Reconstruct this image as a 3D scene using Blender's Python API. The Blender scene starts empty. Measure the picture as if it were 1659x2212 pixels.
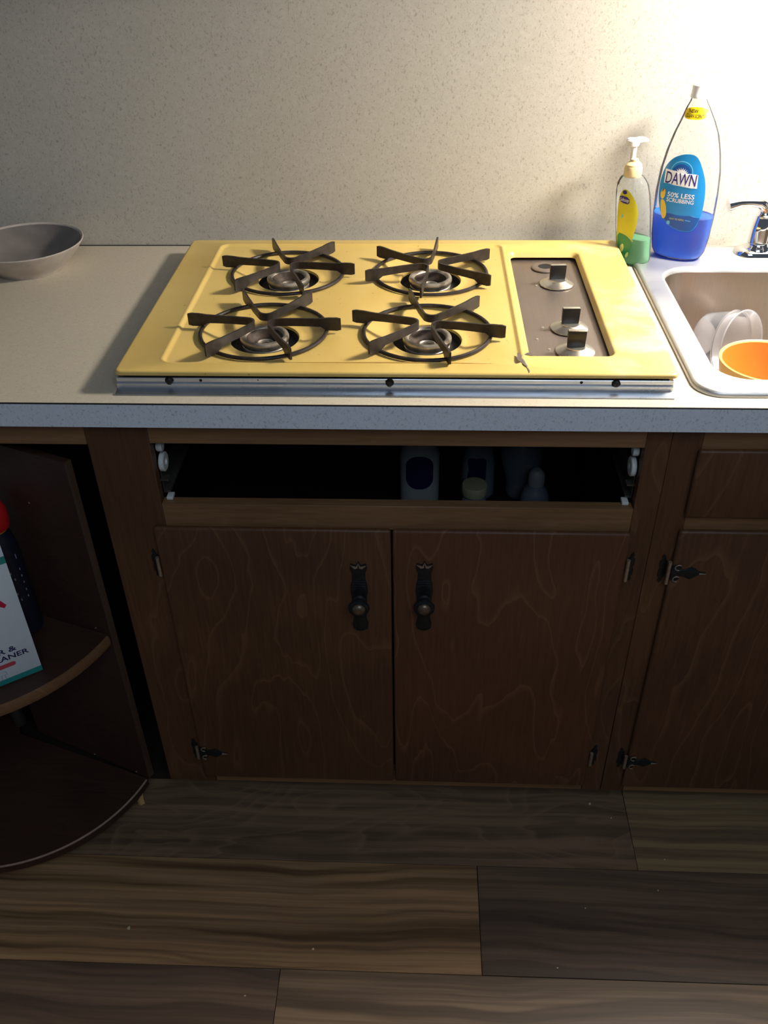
import bpy, bmesh, math, random
from mathutils import Vector, Matrix
from mathutils.geometry import delaunay_2d_cdt
random.seed(7)
R = math.radians
scene = bpy.context.scene
COL = scene.collection
H = 0.914            # worktop height; every z below is given from the worktop surface
FLOOR = -0.914

# ------------------------------------------------------------------ camera
yaw, pitch, roll = 0.0516, 0.6358, -0.0182
fwd = Vector((-math.sin(yaw)*math.cos(pitch), math.cos(yaw)*math.cos(pitch), -math.sin(pitch)))
right = Vector((math.cos(yaw), math.sin(yaw), 0)); up = right.cross(fwd)
r2 = right*math.cos(roll) + up*math.sin(roll); u2 = -right*math.sin(roll) + up*math.cos(roll)
cam_data = bpy.data.cameras.new('camera'); cam = bpy.data.objects.new('camera', cam_data); COL.objects.link(cam)
m = Matrix((r2, u2, -fwd)).transposed().to_4x4(); m.translation = Vector((0.0313, -1.0727, 0.6113 + H))
cam.matrix_world = m
cam_data.sensor_fit = 'HORIZONTAL'; cam_data.sensor_width = 36; cam_data.lens = 1934.0/1659*36
cam_data.clip_start = 0.02
scene.camera = cam

# ------------------------------------------------------------------ world, room fill, exposure
world = bpy.data.worlds.new('world'); scene.world = world; world.use_nodes = True
bg = world.node_tree.nodes['Background']; bg.inputs[0].default_value = (0.62, 0.72, 0.90, 1); bg.inputs[1].default_value = 0.11
wl = bpy.data.lights.new('cool_room_fill', 'AREA'); wl.shape = 'RECTANGLE'; wl.size = 1.3; wl.size_y = 1.1  # area fill added for the cool room light; its source is unseen
wl.energy = 16.5; wl.color = (0.66, 0.81, 1.0)
wo = bpy.data.objects.new('cool_room_fill', wl); COL.objects.link(wo)
wo.location = (0.5, -1.8, 2.6); wo.rotation_euler = (Vector((0.1, 0.0, 0.6)) - Vector(wo.location)).to_track_quat('-Z', 'Y').to_euler()
LAMP = 290.0
scene.view_settings.view_transform = 'Standard'; scene.view_settings.look = 'None'
scene.view_settings.exposure = 0.0; scene.view_settings.gamma = 1.0; scene.view_settings.use_curve_mapping = False

# ------------------------------------------------------------------ materials
def srgb(r, g, b):
    f = lambda c: (c/255/12.92) if c/255 <= 0.04045 else ((c/255+0.055)/1.055)**2.4
    return (f(r), f(g), f(b), 1)
class NT:
    def __init__(s, name):
        s.m = bpy.data.materials.new(name); s.m.use_nodes = True
        s.t = s.m.node_tree; s.b = s.t.nodes['Principled BSDF']; s.out = s.t.nodes['Material Output']
    def n(s, typ, **kw):
        nd = s.t.nodes.new(typ)
        for k, v in kw.items():
            if k.startswith('i_'):
                key = k[2:]; key = int(key) if key.isdigit() else key.replace('_', ' ')
                nd.inputs[key].default_value = v
            else: setattr(nd, k, v)
        return nd
    def l(s, a, b): s.t.links.new(a, b)
    def coord(s, scale=(1, 1, 1), loc=(0, 0, 0), rot=(0, 0, 0)):
        tc = s.n('ShaderNodeTexCoord'); mp = s.n('ShaderNodeMapping')
        mp.inputs['Scale'].default_value = scale; mp.inputs['Location'].default_value = loc; mp.inputs['Rotation'].default_value = rot
        s.l(tc.outputs['Object'], mp.inputs[0]); return mp.outputs[0]
    def noise(s, vec, scale, detail=3, rough=.5, dist=0):
        nd = s.n('ShaderNodeTexNoise'); nd.inputs['Scale'].default_value = scale; nd.inputs['Detail'].default_value = detail
        nd.inputs['Roughness'].default_value = rough; nd.inputs['Distortion'].default_value = dist
        if vec is not None: s.l(vec, nd.inputs['Vector'])
        return nd.outputs['Fac']
    def ramp(s, fac, stops):
        nd = s.n('ShaderNodeValToRGB'); e = nd.color_ramp.elements
        while len(e) < len(stops): e.new(0.5)
        for el, (p, c) in zip(e, stops):
            el.position = p; el.color = c if not isinstance(c, (int, float)) else (c, c, c, 1)
        s.l(fac, nd.inputs[0]); return nd.outputs[0]
    def mix(s, fac, a, b, typ='MIX'):
        nd = s.n('ShaderNodeMix', data_type='RGBA', blend_type=typ)
        for sock, v in ((nd.inputs[0], fac), (nd.inputs[6], a), (nd.inputs[7], b)):
            if hasattr(v, 'links'): s.l(v, sock)
            else: sock.default_value = v
        return nd.outputs[2]
    def math(s, op, a, b=0.0):
        nd = s.n('ShaderNodeMath', operation=op)
        for sock, v in ((nd.inputs[0], a), (nd.inputs[1], b)):
            if hasattr(v, 'links'): s.l(v, sock)
            else: sock.default_value = v
        return nd.outputs[0]
    def base(s, c):
        if hasattr(c, 'links'): s.l(c, s.b.inputs['Base Color'])
        else: s.b.inputs['Base Color'].default_value = c
    def set(s, rough=None, metal=None, spec=None, coat=None, trans=None, ior=None):
        for k, v in (('Roughness', rough), ('Metallic', metal), ('Specular IOR Level', spec), ('Coat Weight', coat), ('Transmission Weight', trans), ('IOR', ior)):
            if v is None: continue
            if hasattr(v, 'links'): s.l(v, s.b.inputs[k])
            else: s.b.inputs[k].default_value = v
        return s
    def bump(s, h, strength=.2, dist=.002):
        nd = s.n('ShaderNodeBump'); nd.inputs['Strength'].default_value = strength; nd.inputs['Distance'].default_value = dist
        s.l(h, nd.inputs['Height']); s.l(nd.outputs[0], s.b.inputs['Normal'])

def mottled(name, col, var=.15, scale=40, rough=.5, metal=0, spec=.5, bump=0):
    t = NT(name); v = t.coord(); n = t.noise(v, scale, 4)
    d = tuple(c*(1-var) for c in col[:3])+(1,); l = tuple(min(1, c*(1+var)) for c in col[:3])+(1,)
    t.base(t.ramp(n, [(.3, d), (.7, l)])); t.set(rough, metal, spec)
    if bump: t.bump(n, bump, .001)
    return t.m

def laminate(name, base, dark, light, amount=1.0):
    t = NT(name); v = t.coord()
    big = t.noise(v, 3.5, 3)
    c = t.ramp(big, [(.3, base), (.7, tuple(x*1.05 for x in base[:3])+(1,))])
    cl = t.noise(v, 120, 2, .6, .5)                     # soft clouding
    c = t.mix(t.ramp(cl, [(.45, 0), (.75, .40*amount)]), c, light)
    v2 = t.coord((1, 1, .62), rot=(0, .6, .3)); fl = t.noise(v2, 300, 2, .55, .4)
    c = t.mix(t.ramp(fl, [(.57, 0), (.70, .42*amount)]), c, dark)
    v3 = t.coord((1, .7, 1), loc=(3, 1, 2)); f2 = t.noise(v3, 520, 1, .5)
    c = t.mix(t.ramp(f2, [(.64, 0), (.74, .42*amount)]), c, dark)
    t.base(c); t.set(.42, 0, .35); return t.m

def wood(name, grain, dark, mid, line, density=16, sc=1.0, seed=0, lines=.5):
    """rotary-cut stained veneer: contour lines drawn out along the grain axis"""
    t = NT(name); st = [6.0*sc]*3; st[grain] = 1.5*sc
    v = t.coord(tuple(st), loc=(seed*1.7, seed*.9, seed*2.3))
    n = t.noise(v, 1.0, 3.5, .42, .35)
    ph = t.math('FRACT', t.math('MULTIPLY', n, density))
    ln = t.ramp(ph, [(0, 0), (.02, 1), (.07, .55), (.16, 0), (1, 0)])
    fs = [190]*3; fs[grain] = 12
    fine = t.noise(t.coord(tuple(fs)), 1.0, 3, .6)
    blotch = t.noise(t.coord((4, 4, 4), loc=(seed, 0, 0)), 1, 2)
    c = t.mix(t.ramp(t.math('MULTIPLY', t.math('ADD', fine, blotch), .5), [(.30, .15), (.72, .9)]), dark, mid)
    c = t.mix(t.math('MULTIPLY', ln, lines), c, line)
    t.base(c); t.set(.48, 0, .35); t.bump(t.math('ADD', t.math('MULTIPLY', fine, .5), ln), .12, .0008)
    return t.m

def plank_mat(name, dark, mid, light, seed, stripes=.8, fig=0.0):
    t = NT(name)
    wv = t.noise(t.coord((1.3, 1.0, 1), loc=(seed, seed, 0)), 1.6, 2)          # slow wander of the grain
    off_ = t.n('ShaderNodeCombineXYZ'); t.l(t.math('MULTIPLY', wv, 3.2), off_.inputs[1])
    ad = t.n('ShaderNodeVectorMath', operation='ADD'); t.l(t.coord((.55, 30, 1), loc=(seed*3.1, seed*1.3, 0)), ad.inputs[0]); t.l(off_.outputs[0], ad.inputs[1])
    n = t.noise(ad.outputs[0], 1.0, 2.5, .55)
    streak = t.ramp(n, [(.44, 0), (.52, .35), (.60, 1), (.75, .7)])
    ad2 = t.n('ShaderNodeVectorMath', operation='ADD'); t.l(t.coord((1.6, 110, 1), loc=(seed, 0, 0)), ad2.inputs[0]); t.l(off_.outputs[0], ad2.inputs[1])
    fine = t.noise(ad2.outputs[0], 1.0, 3, .6)
    br = t.noise(t.coord((1.6, 12, 1), loc=(seed*2, seed, 0)), 1.0, 3, .5)
    c = t.mix(t.ramp(br, [(.35, 0), (.65, 1)]), mid, light)
    c = t.mix(t.math('MULTIPLY', streak, stripes), c, dark)
    c = t.mix(t.ramp(fine, [(.38, .45), (.58, 0)]), c, dark)
    if fig:                                                                   # cathedral figure of a flat-sawn board
        f = t.noise(t.coord((2.6, 9.0, 1), loc=(seed*.7, seed*2.1, 0)), 1.0, 2.5, .45, .5)
        ph = t.math('FRACT', t.math('MULTIPLY', f, 12))
        c = t.mix(t.ramp(ph, [(0, 0), (.1, fig), (.35, fig*.3), (.7, 0), (1, 0)]), c, light)
    t.base(c); t.set(.5, 0, .3); t.bump(fine, .1, .0006)
    return t.m

def clear_plastic(name, tint=(1, 1, 1, 1), milk=.12, milkcol=(.9, .9, .9, 1), rough=.08):
    t = NT(name); nt = t.t
    tr = t.n('ShaderNodeBsdfTransparent'); tr.inputs[0].default_value = tint
    gl = t.n('ShaderNodeBsdfGlossy'); gl.inputs['Roughness'].default_value = rough
    fr = t.n('ShaderNodeFresnel'); fr.inputs[0].default_value = 1.13
    df = t.n('ShaderNodeBsdfTranslucent'); df.inputs[0].default_value = milkcol
    d2 = t.n('ShaderNodeBsdfDiffuse'); d2.inputs[0].default_value = milkcol
    md = t.n('ShaderNodeMixShader'); t.l(df.outputs[0], md.inputs[1]); t.l(d2.outputs[0], md.inputs[2])
    m1 = t.n('ShaderNodeMixShader'); m1.inputs[0].default_value = milk; t.l(tr.outputs[0], m1.inputs[1]); t.l(md.outputs[0], m1.inputs[2])
    m2 = t.n('ShaderNodeMixShader'); t.l(fr.outputs[0], m2.inputs[0]); t.l(m1.outputs[0], m2.inputs[1]); t.l(gl.outputs[0], m2.inputs[2])
    t.l(m2.outputs[0], t.out.inputs[0]); nt.nodes.remove(t.b)
    return t.m

def liquid_mat(name, col, translucency=.6):
    t = NT(name)
    tl = t.n('ShaderNodeBsdfTranslucent'); tl.inputs[0].default_value = col
    n = t.noise(t.coord(), 20, 2)
    t.base(t.ramp(n, [(.3, tuple(c*.9 for c in col[:3])+(1,)), (.7, col)])); t.set(.2, 0, .25)
    mx = t.n('ShaderNodeMixShader'); mx.inputs[0].default_value = translucency
    t.l(t.b.outputs[0], mx.inputs[1]); t.l(tl.outputs[0], mx.inputs[2]); t.l(mx.outputs[0], t.out.inputs[0])
    return t.m

def enamel():
    t = NT('harvest_gold_enamel'); v = t.coord()
    n = t.noise(v, 7, 4, .55)
    c = t.ramp(n, [(.3, srgb(208, 173, 94)), (.7, srgb(217, 186, 107))])
    # rubbed, faded patches with a shape of their own
    s = t.noise(t.coord((1, 1, 1), loc=(4.2, 1.1, 0)), 9, 5, .6, .5)
    x = t.n('ShaderNodeSeparateXYZ'); tc = t.n('ShaderNodeTexCoord'); t.l(tc.outputs['Object'], x.inputs[0])
    mask = t.math('MULTIPLY', t.ramp(s, [(.5, 0), (.68, 1)]), t.ramp(t.math('ADD', x.outputs[0], .1), [(.36, 0), (.46, 1)]))
    c = t.mix(t.math('MULTIPLY', mask, .6), c, srgb(236, 224, 190))
    sp = t.noise(v, 130, 2, .5)
    c = t.mix(t.ramp(sp, [(.72, 0), (.76, .6)]), c, srgb(120, 86, 40))
    t.base(c); t.set(.34, 0, .5); return t.m

M = {}
M['wall'] = laminate('wall_laminate', srgb(184, 177, 163), srgb(122, 108, 90), srgb(202, 196, 184))
M['counter'] = laminate('counter_laminate', srgb(190, 178, 156), srgb(132, 116, 92), srgb(206, 196, 178), .75)
M['counter_edge'] = laminate('counter_edge_cool_lit', srgb(214, 218, 222), srgb(126, 126, 124), srgb(230, 232, 234), .9)  # edge made paler and bluer, cool room light put into its colour
M['seam'] = mottled('dark_edge_seam', srgb(40, 34, 32), .2, 60, .6)
WD, WM, WL = srgb(66, 42, 25), srgb(104, 69, 43), srgb(142, 106, 72)
M['wood_v'] = wood('stained_wood_vertical', 2, WD, WM, WL, 10, 1.0, 1, .18)
M['wood_h'] = wood('stained_wood_horizontal', 0, srgb(94, 66, 42), srgb(142, 104, 68), WL, 10, 1.0, 2, .2)  # rail wood lightened in colour, as the rails catch more light
M['door_a'] = wood('door_veneer', 2, WD, WM, srgb(124, 88, 58), 13, 1.0, 3.1, .34)
M['door_b'] = wood('door_veneer_b', 2, srgb(72, 44, 27), srgb(108, 69, 44), srgb(134, 95, 64), 13, 1.0, 5.7, .38)
M['door_c'] = wood('door_veneer_c', 2, WD, srgb(102, 67, 42), srgb(126, 90, 60), 11, .8, 8.2, .33)
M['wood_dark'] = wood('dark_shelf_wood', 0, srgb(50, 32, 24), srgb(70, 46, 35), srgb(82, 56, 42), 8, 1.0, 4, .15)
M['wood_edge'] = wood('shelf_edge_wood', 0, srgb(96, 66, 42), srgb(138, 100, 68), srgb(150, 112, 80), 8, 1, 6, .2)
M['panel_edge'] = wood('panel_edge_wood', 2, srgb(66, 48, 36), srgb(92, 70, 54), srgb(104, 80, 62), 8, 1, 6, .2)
M['edge_band'] = mottled('pale_edge_band', srgb(150, 122, 104), .15, 80, .5)
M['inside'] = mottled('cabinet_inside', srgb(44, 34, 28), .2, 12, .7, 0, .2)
M['enamel'] = enamel()
M['chip'] = mottled('bare_chip', srgb(110, 98, 92), .25, 300, .5, .3)
def brushed(name, col, rough, axis, metal=1.0):
    t = NT(name); s = [400]*3; s[axis] = 6
    n = t.noise(t.coord(tuple(s)), 1, 3, .6); g = t.noise(t.coord((9, 9, 9)), 1, 4, .6)
    c = t.mix(t.ramp(n, [(.3, .0), (.7, .35)]), col, tuple(min(1, x*1.25) for x in col[:3])+(1,))
    t.base(c); t.set(t.ramp(g, [(.3, rough*.8), (.7, min(1, rough*1.3))]), metal); t.bump(n, .06, .0004); return t.m
M['steel'] = brushed('brushed_steel', srgb(206, 204, 200), .38, 0, .85)
M['alu'] = brushed('aluminium_trim', srgb(196, 200, 206), .28, 0, .95)
M['panel'] = brushed('control_panel_metal', srgb(136, 124, 115), .42, 1, .8)
M['basin'] = brushed('sink_basin_steel_shaded', srgb(150, 140, 130), .36, 2, .95)  # rim steel darkened in colour for the basin's shade and stain
M['skirt'] = mottled('dark_skirt', srgb(30, 24, 20), .3, 60, .7)
M['iron'] = mottled('grate_iron', srgb(56, 49, 45), .35, 90, .42, .35, .5, .15)
M['burner'] = mottled('burner_aluminium', srgb(180, 170, 155), .3, 70, .38, .75, .5, .2)
M['burner_in'] = mottled('burner_soot', srgb(66, 50, 38), .5, 120, .65, .2)
M['hole'] = mottled('burner_box_black', srgb(14, 12, 11), .3, 50, .8)
M['knob_metal'] = brushed('knob_skirt_metal', srgb(206, 202, 192), .25, 0, .9)
M['knob'] = mottled('knob_black', srgb(34, 30, 28), .2, 120, .35)
M['screw'] = mottled('greasy_screw', srgb(38, 32, 28), .5, 400, .5, .4)
M['black_iron'] = mottled('black_iron_hardware', srgb(37, 41, 41), .3, 160, .42, .55, .5, .25)
M['bright_iron'] = mottled('bright_hardware_highlights', srgb(176, 160, 140), .2, 200, .35, .8)  # pale metal for screw heads and for highlights painted on dark hardware
M['knob_worn'] = mottled('worn_bronze', srgb(118, 100, 82), .3, 160, .36, .75)
M['nylon'] = mottled('white_nylon', srgb(205, 208, 200), .1, 90, .5)
M['slide'] = brushed('slide_metal', srgb(110, 104, 96), .45, 1, .8)
M['chrome'] = mottled('chrome', srgb(225, 225, 226), .04, 30, .07, 1.0)
M['bowl'] = mottled('grey_stoneware_lit', srgb(182, 170, 158), .1, 60, .32)  # outside and rim lightened, lamp light put into the colour
M['bowl_in'] = mottled('grey_stoneware_shaded', srgb(116, 108, 102), .12, 40, .3)  # same stoneware, darkened in colour for the shade inside the bowl
M['orange'] = mottled('orange_plastic', srgb(206, 118, 42), .06, 25, .35)
M['orange_rim'] = mottled('pale_orange_plastic', srgb(238, 190, 112), .06, 25, .35)
M['deli'] = clear_plastic('frosted_tub_plastic', (.96, .96, .98, 1), .24, (.88, .88, .9, 1), .15)
M['clear'] = clear_plastic('clear_bottle_plastic', (.915, .925, .925, 1), .09, (.95, .95, .95, 1), .06)
M['blue_liquid'] = liquid_mat('blue_dish_soap', srgb(0, 122, 240), .45)
M['green_liquid'] = liquid_mat('green_hand_soap', srgb(120, 186, 138), .5)
def flat(name, col, rough=.4): return mottled(name, col, .04, 30, rough)
M['lab_blue'] = flat('label_blue', srgb(22, 132, 196)); M['lab_navy'] = flat('label_navy', srgb(24, 78, 150))
M['lab_white'] = flat('label_white', srgb(240, 240, 240)); M['lab_purple'] = flat('label_purple', srgb(52, 40, 120))
M['lab_yellow'] = flat('label_yellow', srgb(248, 214, 20)); M['lab_black'] = flat('label_black', srgb(24, 24, 30))
M['lab_duck'] = flat('label_duckling_yellow', srgb(236, 190, 66)); M['lab_duck2'] = flat('label_duckling_brown', srgb(150, 92, 52))
M['lab_lightblue'] = flat('label_light_blue', srgb(110, 190, 232))
M['lab_lime'] = flat('label_lime', srgb(206, 196, 40)); M['lab_green'] = flat('label_leaf_green', srgb(44, 128, 70)); M['lab_paleg'] = flat('label_pale_green', srgb(190, 206, 120))
M['white_plastic'] = flat('white_plastic', srgb(236, 236, 232), .35)
M['cream_plastic'] = flat('cream_plastic', srgb(226, 200, 150), .4)
M['jug_white'] = flat('jug_white', srgb(214, 220, 220), .45); M['jug_teal'] = flat('jug_teal', srgb(40, 138, 128), .45)
M['jug_dark'] = flat('jug_dark_side', srgb(22, 24, 40), .5); M['red'] = flat('red_plastic', srgb(206, 26, 30), .35); M['jug_red'] = flat('jug_red_print', srgb(196, 24, 62), .45)
M['pill'] = flat('jug_pill_print', srgb(190, 70, 84), .45); M['navy'] = flat('navy_print', srgb(34, 32, 84), .45); M['grey_print'] = flat('grey_print', srgb(140, 144, 148), .45)
M['dim_white'] = flat('shade_dimmed_white_plastic', srgb(166, 172, 172), .45); M['dim_cream'] = flat('shade_dimmed_cream_plastic', srgb(180, 176, 140), .5)  # white and cream darkened to put the cabinet's shade into them
M['dim_blue'] = flat('dull_blue_label', srgb(26, 32, 78), .5); M['dim_clear'] = flat('shade_dimmed_translucent_plastic', srgb(124, 134, 144), .35)  # translucent plastic darkened likewise for the shade in the cabinet
M['crumb'] = mottled('crumb', srgb(196, 178, 146), .2, 300, .8); M['splinter'] = mottled('tan_splinter', srgb(190, 150, 90), .2, 200, .7)
M['print_grey'] = flat('pale_print', srgb(150, 150, 162), .5)
BR_D = srgb(52, 42, 34)
M['plank_a'] = plank_mat('plank_grey_brown', srgb(72, 56, 41), srgb(116, 92, 70), srgb(134, 107, 80), 1.0, .55, .5)
M['plank_b'] = plank_mat('plank_tan_striped', srgb(78, 55, 34), srgb(150, 116, 80), srgb(170, 131, 91), 2.3, .85)
M['plank_c'] = plank_mat('plank_dark', srgb(63, 49, 39), srgb(98, 78, 62), srgb(115, 92, 71), 3.7, .75)
M['plank_d'] = plank_mat('plank_khaki', srgb(76, 59, 46), srgb(133, 110, 79), srgb(146, 120, 84), 4.4, .6)
M['plank_e'] = plank_mat('plank_mid', srgb(65, 51, 39), srgb(115, 93, 72), srgb(133, 108, 82), 5.9, .7)
M['subfloor'] = mottled('subfloor_dark', srgb(22, 18, 15), .2, 30, .8)

# ------------------------------------------------------------------ geometry helpers
ORG = {}
def link(o): COL.objects.link(o); return o
def thing(name, label, cat, loc, group=None):
    o = bpy.data.objects.new(name, None); o.empty_display_size = .05; link(o)
    o.location = (loc[0], loc[1], loc[2] + H); ORG[o.name] = Vector((loc[0], loc[1], loc[2]))
    o['label'] = label; o['category'] = cat
    if group: o['group'] = group
    return o
def add(name, geo, mat, parent=None, label=None, cat=None, group=None, kind=None, angle=38, smooth=True, org=None):
    v, f = geo
    if parent is not None: o0 = ORG[parent.name]
    elif org is not None: o0 = Vector(org)
    else:
        xs = [p[0] for p in v]; ys = [p[1] for p in v]; zs = [p[2] for p in v]
        o0 = Vector(((min(xs)+max(xs))/2, (min(ys)+max(ys))/2, min(zs)))
    me = bpy.data.meshes.new(name)
    me.from_pydata([(p[0]-o0.x, p[1]-o0.y, p[2]-o0.z) for p in v], [], f)
    bm = bmesh.new(); bm.from_mesh(me); bmesh.ops.remove_doubles(bm, verts=bm.verts, dist=1e-6)
    bmesh.ops.recalc_face_normals(bm, faces=bm.faces); bm.to_mesh(me); bm.free()
    if smooth:
        me.polygons.foreach_set('use_smooth', [True]*len(me.polygons)); me.set_sharp_from_angle(angle=R(angle))
    me.materials.append(mat if not isinstance(mat, str) else M[mat])
    o = bpy.data.objects.new(name, me); link(o); ORG[o.name] = o0
    if parent is not None: o.parent = parent
    else: o.location = (o0.x, o0.y, o0.z + H)
    if label: o['label'] = label
    if cat: o['category'] = cat
    if group: o['group'] = group
    if kind: o['kind'] = kind
    return o
def join(*gs):
    V, F = [], []
    for v, f in gs:
        k = len(V); V += [tuple(p) for p in v]; F += [tuple(i+k for i in q) for q in f]
    return V, F
def xf(geo, mtx): return [tuple(mtx @ Vector(p)) for p in geo[0]], geo[1]
def box(x0, x1, y0, y1, z0, z1, bev=0.0, seg=2):
    bm = bmesh.new(); bmesh.ops.create_cube(bm, size=1)
    for v in bm.verts: v.co = Vector(((x0+x1)/2 + v.co.x*(x1-x0), (y0+y1)/2 + v.co.y*(y1-y0), (z0+z1)/2 + v.co.z*(z1-z0)))
    if bev: bmesh.ops.bevel(bm, geom=bm.edges[:], offset=bev, segments=seg, profile=.5, affect='EDGES')
    return bm_geo(bm)
def bm_geo(bm):
    bm.verts.index_update(); g = ([tuple(v.co) for v in bm.verts], [tuple(v.index for v in f.verts) for f in bm.faces]); bm.free(); return g
def lathe(prof, n=32, c=(0, 0, 0), axis='z'):
    V, F = [], []
    for r, z in prof:
        for i in range(n):
            a = 2*math.pi*i/n; V.append((r*math.cos(a), r*math.sin(a), z))
    for k in range(len(prof)-1):
        for i in range(n):
            j = (i+1) % n; F.append((k*n+i, k*n+j, (k+1)*n+j, (k+1)*n+i))
    if prof[0][0] > 1e-6: F.append(tuple(reversed(range(n)))) if prof[0][0] < 0 else None
    F = [f for f in F if f]
    if axis == 'y': V = [(x, -z, y) for x, y, z in V]      # axis points to the viewer (-y)
    if axis == 'x': V = [(z, x, y) for x, y, z in V]
    return [(x+c[0], y+c[1], z+c[2]) for x, y, z in V], F
def tube(pts, r, n=10, closed=False):
    P = [Vector(p) for p in pts]; N = len(P); rs = r if isinstance(r, (list, tuple)) else [r]*N
    V, F = [], []; prev = None
    for i, p in enumerate(P):
        if closed: t = P[(i+1) % N]-P[i-1]
        else: t = P[min(i+1, N-1)]-P[max(i-1, 0)]
        t.normalize()
        if prev is None:
            a = Vector((0, 0, 1)) if abs(t.z) < .9 else Vector((1, 0, 0)); nn = t.cross(a).normalized()
        else: nn = (prev - t*prev.dot(t)).normalized()
        prev = nn; b = t.cross(nn)
        for k in range(n):
            a = 2*math.pi*k/n; V.append(tuple(p + (nn*math.cos(a)+b*math.sin(a))*rs[i]))
    for i in range(N if closed else N-1):
        for k in range(n):
            j = (i+1) % N; F.append((i*n+k, i*n+(k+1) % n, j*n+(k+1) % n, j*n+k))
    if not closed: F.append(tuple(range(n))); F.append(tuple(reversed(range((N-1)*n, N*n))))
    return V, F
def prism(poly, fn, d0, d1, bev=0.0):
    """poly: 2D outline; fn(a, b, d) -> 3D point"""
    bm = bmesh.new(); vs = [bm.verts.new((a, b, 0)) for a, b in poly]; f = bm.faces.new(vs)
    ex = bmesh.ops.extrude_face_region(bm, geom=[f]); tv = [g for g in ex['geom'] if isinstance(g, bmesh.types.BMVert)]
    for v in tv: v.co.z = 1
    if bev:
        for v in bm.verts: v.co.z *= (d1-d0)
        top = [e for e in bm.edges if all(abs(v.co.z-(d1-d0)) < 1e-9 for v in e.verts)]
        bmesh.ops.bevel(bm, geom=top, offset=bev, segments=2, profile=.5, affect='EDGES')
        g = bm_geo(bm); return [fn(x, y, d0+z) for x, y, z in g[0]], g[1]
    g = bm_geo(bm); return [fn(x, y, d0+z*(d1-d0)) for x, y, z in g[0]], g[1]
def loft(loops, cap0=False, cap1=False):
    n = len(loops[0]); V = [p for l in loops for p in l]; F = []
    for k in range(len(loops)-1):
        for i in range(n):
            j = (i+1) % n; F.append((k*n+i, k*n+j, (k+1)*n+j, (k+1)*n+i))
    if cap0: F.append(tuple(reversed(range(n))))
    if cap1: F.append(tuple(range((len(loops)-1)*n, len(loops)*n)))
    return V, F
def rrect(x0, x1, y0, y1, r, seg=8):
    out = []
    for cx, cy, a0 in ((x1-r, y1-r, 0), (x0+r, y1-r, 90), (x0+r, y0+r, 180), (x1-r, y0+r, 270)):
        for i in range(seg+1):
            a = R(a0 + 90*i/seg); out.append((cx+r*math.cos(a), cy+r*math.sin(a)))
    return out
def inpoly(p, poly):
    x, y = p; c = False; n = len(poly)
    for i in range(n):
        x1, y1 = poly[i]; x2, y2 = poly[i-1]
        if (y1 > y) != (y2 > y) and x < (x2-x1)*(y-y1)/(y2-y1)+x1: c = not c
    return c
def smooth_poly(poly, it=2):
    for _ in range(it):
        o = []
        for i in range(len(poly)):
            a, b = poly[i], poly[(i+1) % len(poly)]
            o += [(a[0]*.75+b[0]*.25, a[1]*.75+b[1]*.25), (a[0]*.25+b[0]*.75, a[1]*.25+b[1]*.75)]
        poly = o
    return poly
def patch(poly, fn, res=.004):
    """fill a 2D outline with a fine sheet and lay it on the surface fn(u, v)"""
    xs = [p[0] for p in poly]; ys = [p[1] for p in poly]
    pts = list(poly); n0 = len(pts); ed = [(i, (i+1) % n0) for i in range(n0)]
    x = min(xs)+res/2
    while x < max(xs):
        y = min(ys)+res/2
        while y < max(ys):
            if inpoly((x, y), poly): pts.append((x, y))
            y += res
        x += res
    vo, eo, fo, *_ = delaunay_2d_cdt([Vector(p) for p in pts], ed, [], 0, 1e-7)
    F = [tuple(f) for f in fo if inpoly((sum(vo[i].x for i in f)/len(f), sum(vo[i].y for i in f)/len(f)), poly)]
    return [fn(v.x, v.y) for v in vo], F
def text_geo(s, x0, x1, y0, y1, fn, shear=0.0, bold=0.0, cut=.003):
    cu = bpy.data.curves.new('lettering', 'FONT'); cu.body = s; cu.size = 1; cu.offset = bold; cu.resolution_u = 3
    o = bpy.data.objects.new('lettering', cu); COL.objects.link(o)
    dg = bpy.context.evaluated_depsgraph_get(); me = bpy.data.meshes.new_from_object(o.evaluated_get(dg))
    bpy.data.objects.remove(o); bpy.data.curves.remove(cu)
    bm = bmesh.new(); bm.from_mesh(me); bpy.data.meshes.remove(me)
    xs = [v.co.x for v in bm.verts]; ys = [v.co.y for v in bm.verts]; ax, bx, ay, by = min(xs), max(xs), min(ys), max(ys)
    for v in bm.verts:
        t = (v.co.y-ay)/(by-ay); v.co.x = x0+(v.co.x-ax)/(bx-ax)*(x1-x0)+shear*t*(y1-y0); v.co.y = y0+t*(y1-y0); v.co.z = 0
    bmesh.ops.triangulate(bm, faces=bm.faces[:])
    for _ in range(3):
        le = [e for e in bm.edges if e.calc_length() > cut]
        if not le: break
        bmesh.ops.subdivide_edges(bm, edges=le, cuts=1); bmesh.ops.triangulate(bm, faces=[f for f in bm.faces if len(f.verts) > 3])
    v, f = bm_geo(bm); return [fn(p[0], p[1]) for p in v], f

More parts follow.
